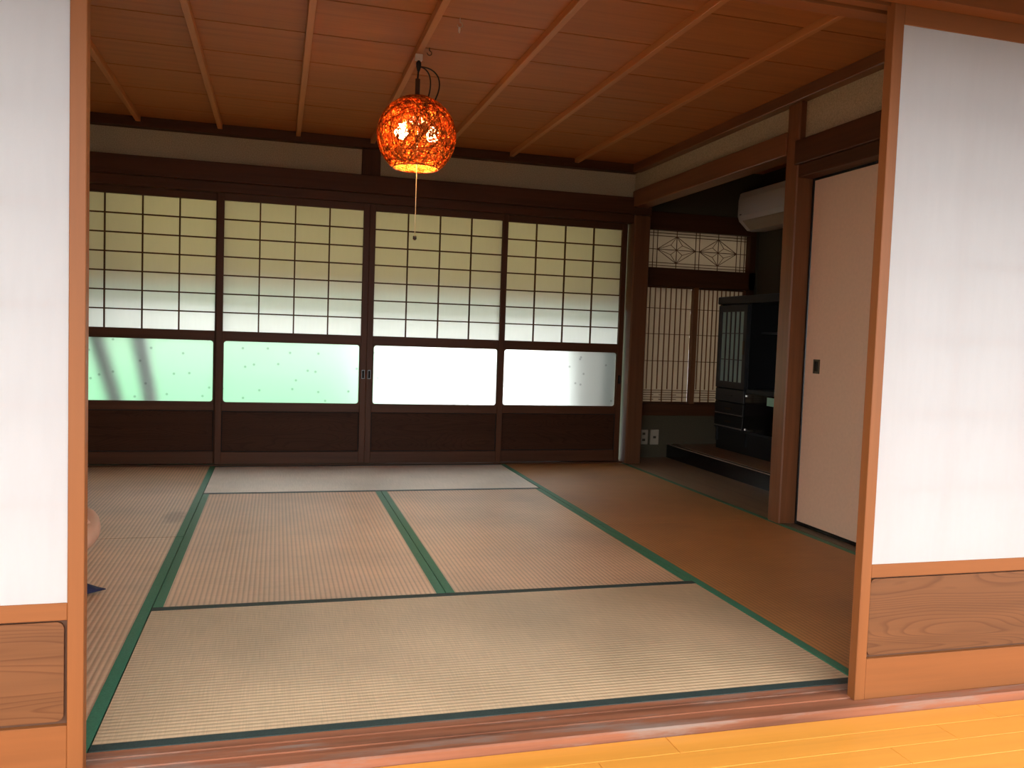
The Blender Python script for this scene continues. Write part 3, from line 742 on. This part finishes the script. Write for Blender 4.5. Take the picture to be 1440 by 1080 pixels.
for s in (1, -1):
    hp = add(0.05, 0.10*s, 0.10, 0.082, pel)
    m1 = add(0.19, 0.235*s, 0.11, 0.07, hp)
    kn = add(0.325, 0.355*s, 0.112, 0.060, m1)
    sh_ = add(0.345, 0.22*s, 0.085, 0.05, kn)
    an = add(0.305 + (0.03 if s < 0 else 0), 0.03*s, 0.05, 0.034, sh_)
    ft = add(0.265 + (0.05 if s < 0 else 0), -0.07*s, 0.035, (0.036, 0.026), an)
    add(0.235 + (0.05 if s < 0 else 0), -0.135*s, 0.03, (0.034, 0.018), ft)
    so = add(0.01, 0.155*s, 0.535, 0.055, ch)
    el = add(0.07, 0.225*s, 0.30, 0.040, so)
    wr = add(0.235, 0.13*s, 0.20, 0.026, el)
    pm = add(0.29, 0.085*s, 0.185, (0.034, 0.018), wr)
    for f, (fy, ln) in enumerate(((-0.024, 0.058), (-0.008, 0.066), (0.008, 0.070), (0.024, 0.062))):
        k1 = add(0.325, (0.085+fy)*s, 0.184, 0.009, pm)
        k2 = add(0.325+ln*0.55, (0.078+fy)*s, 0.172, 0.0085, k1)
        add(0.325+ln*0.85, (0.073+fy)*s, 0.155, 0.0075, k2)
    t1 = add(0.275, 0.048*s, 0.18, 0.011, pm); add(0.30, 0.030*s, 0.17, 0.009, t1)
skin_mesh('body', V, E, SKIN, pe)
SHIRT = plain('grey_shirt', (0.30, 0.31, 0.33), 0.9, 0.08, 60); SHORTS = plain('dark_shorts', (0.04, 0.045, 0.06), 0.9, 0.1, 60)
V = []; E = []
a0 = add(0, 0, 0.10, (0.150, 0.126)); a1 = add(0.01, 0, 0.29, (0.137, 0.107), a0); a2 = add(0.015, 0, 0.44, (0.150, 0.116), a1); a3 = add(0.01, 0, 0.545, (0.085, 0.075), a2)
for s in (1, -1):
    b0 = add(0.01, 0.16*s, 0.532, 0.068, a2); b1 = add(0.04, 0.195*s, 0.42, 0.058, b0)
skin_mesh('shirt', V, E, SHIRT, pe)
V = []; E = []
a0 = add(0, 0, 0.125, (0.142, 0.112))
for s in (1, -1):
    b0 = add(0.05, 0.10*s, 0.112, 0.096, a0); b1 = add(0.20, 0.24*s, 0.115, 0.083, b0)
skin_mesh('shorts', V, E, SHORTS, pe)
HAIR = plain('dark_hair', (0.012, 0.010, 0.009), 0.5, 0.3, 90)
mb = MB(); bmesh.ops.create_uvsphere(mb.bm, u_segments=24, v_segments=14, radius=1.0)
bmesh.ops.delete(mb.bm, geom=[v for v in mb.bm.verts if v.co.z < -0.35 + 0.75*max(0, v.co.x)], context='VERTS')
for v in mb.bm.verts: v.co = Vector((0.026+v.co.x*0.104, v.co.y*0.092, 0.770+v.co.z*0.092))
o = mb.build('hair', HAIR, pe, smooth=True, off=(0, 0, 0))
for s in (1, -1):
    mb = MB(); bmesh.ops.create_uvsphere(mb.bm, u_segments=12, v_segments=8, radius=0.011)
    bmesh.ops.translate(mb.bm, vec=(0.124, 0.032*s, 0.742), verts=mb.bm.verts)
    mb.build('eye', plain('eye_dark', (0.03, 0.02, 0.015), 0.2), pe, smooth=True, off=(0, 0, 0))
    mb = MB(); bmesh.ops.create_uvsphere(mb.bm, u_segments=12, v_segments=8, radius=1.0)
    for v in mb.bm.verts: v.co = Vector((0.035+v.co.x*0.018, (0.080+v.co.y*0.010)*s, 0.738+v.co.z*0.030))
    mb.build('ear', SKIN, pe, smooth=True, off=(0, 0, 0))
MB().prism([(-0.014, 0.712), (0.014, 0.712), (0.004, 0.752), (-0.004, 0.752)], 'x', 0.11, 0.150).build('nose', SKIN, pe, off=(0, 0, 0))
MB().box(0.112, 0.130, -0.022, 0.022, 0.686, 0.694, 0.002).build('mouth', plain('lips', (0.45, 0.18, 0.15), 0.5), pe, off=(0, 0, 0))

# ------------------------------------------------------------------ garden seen blurred through the back screens
struct(MB().box(-12, 16, 6.0, 16.0, GZ-0.1, GZ), 'ground_garden', plain('pale_concrete_yard', (0.55, 0.57, 0.55), 0.9, 0.06, 3), 'pale concrete yard behind the house', 'ground')
bank = MB().prism([(7.0, GZ), (13.0, GZ), (13.0, 0.8), (10.5, 0.75)], 'x', -12, 2.75)
struct(bank, 'lawn_bank', plain('mint_lawn', (0.075, 0.235, 0.11), 0.9, 0.12, 6), 'light green grassy bank rising behind the yard', 'lawn')
bank = MB().prism([(7.0, GZ), (13.0, GZ), (13.0, 0.8), (10.5, 0.75)], 'x', 2.75, 16)
struct(bank, 'concrete_slope', plain('white_slope', (0.85, 0.86, 0.85), 0.9, 0.05, 3), 'white concrete slope beside the grassy bank', 'slope')
LEAF = plain('olive_leaf', (0.19, 0.21, 0.065), 0.6, 0.3, 5); BARK = plain('bark', (0.07, 0.055, 0.05), 0.9, 0.3, 20)
rs = random.Random(5)
t = thing('hedge', 'long olive green hedge growing on top of the bank behind the house', 'hedge', (2.0, 12.0, 0.78))
for k in range(12):
    bx = -8 + k*1.8
    MB().tube([(bx, 12.0, 0.7), (bx+0.05, 12.0, 1.6), (bx, 12.0, 2.8)], [0.08, 0.06, 0.03], 8).build('stem', BARK, t)
mb = MB()
for q in range(13000):
    c = Vector((rs.uniform(-9.5, 13), 12.0+rs.uniform(-0.8, 0.8), rs.uniform(0.85, 4.6)))
    u1 = Vector((rs.gauss(0, 1), rs.gauss(0, 1), rs.gauss(0, 1))).normalized(); u2 = u1.orthogonal().normalized()
    w = rs.uniform(0.10, 0.18)
    mb.bm.faces.new([mb.bm.verts.new(c+u1*w), mb.bm.verts.new(c+u2*w*0.6), mb.bm.verts.new(c-u1*w), mb.bm.verts.new(c-u2*w*0.6)])
o = mb.build('foliage', LEAF, t); o['kind'] = 'stuff'
# unseen blind added outside the back screens to darken their upper paper
BLIND = sheet('olive_blocker', (0.72, 0.64, 0.41), 0.62, 0.0, 0.5)
bl = thing('unseen_blind', 'unseen olive blind added outside to darken the upper paper of the back screens', 'blind', (1.9, 4.03, 1.13))
MB().box(0.02, 3.79, 4.029, 4.031, 1.15, 1.86).build('blocker_sheet', BLIND, bl)
for z in (1.14, 1.865): MB().tube([(0.01, 4.03, z), (3.80, 4.03, z)], 0.011, 8).build('blind_rod', W['old_x'], bl)
for nm, lab, m_, xa, xb, r_ in (('dark_pole', 'dark pole leaning outside close behind the frosted pane', BARK, 0.12, 0.32, 0.048), ('grey_pole', 'thick grey pole leaning outside beside the dark one', plain('grey_wood', (0.11, 0.10, 0.115), 0.9, 0.2, 20), 0.40, 0.53, 0.048)):
    def xz(z): return xa + (1.0-z)*(xb-xa)/0.7
    tp = thing(nm, lab, 'pole', (xz(GZ), 4.20, GZ))
    MB().tube([(xz(z), 4.20-0.06*(z-GZ)/3.0, z) for z in (GZ, 0.3, 1.0, 1.7, 2.45)], r_, 12).build('pole_shaft', m_, tp, smooth=True)
    MB().tube([(xz(z), 4.20-0.06*(z-GZ)/3.0, z) for z in (0.995, 1.03)], r_+0.004, 12).build('pole_band', W['board_edge'], tp, smooth=True)
ow = struct(MB().box(3.77, 3.95, 4.2, 5.15, GZ, 2.4), 'wall_garden', plain('grey_board_wall', (0.15, 0.12, 0.115), 0.9, 0.1, 10), 'grey wall projecting outside beside the last back screen', 'wall')

for ob in bpy.data.objects:
    if '_o' in ob: del ob['_o']
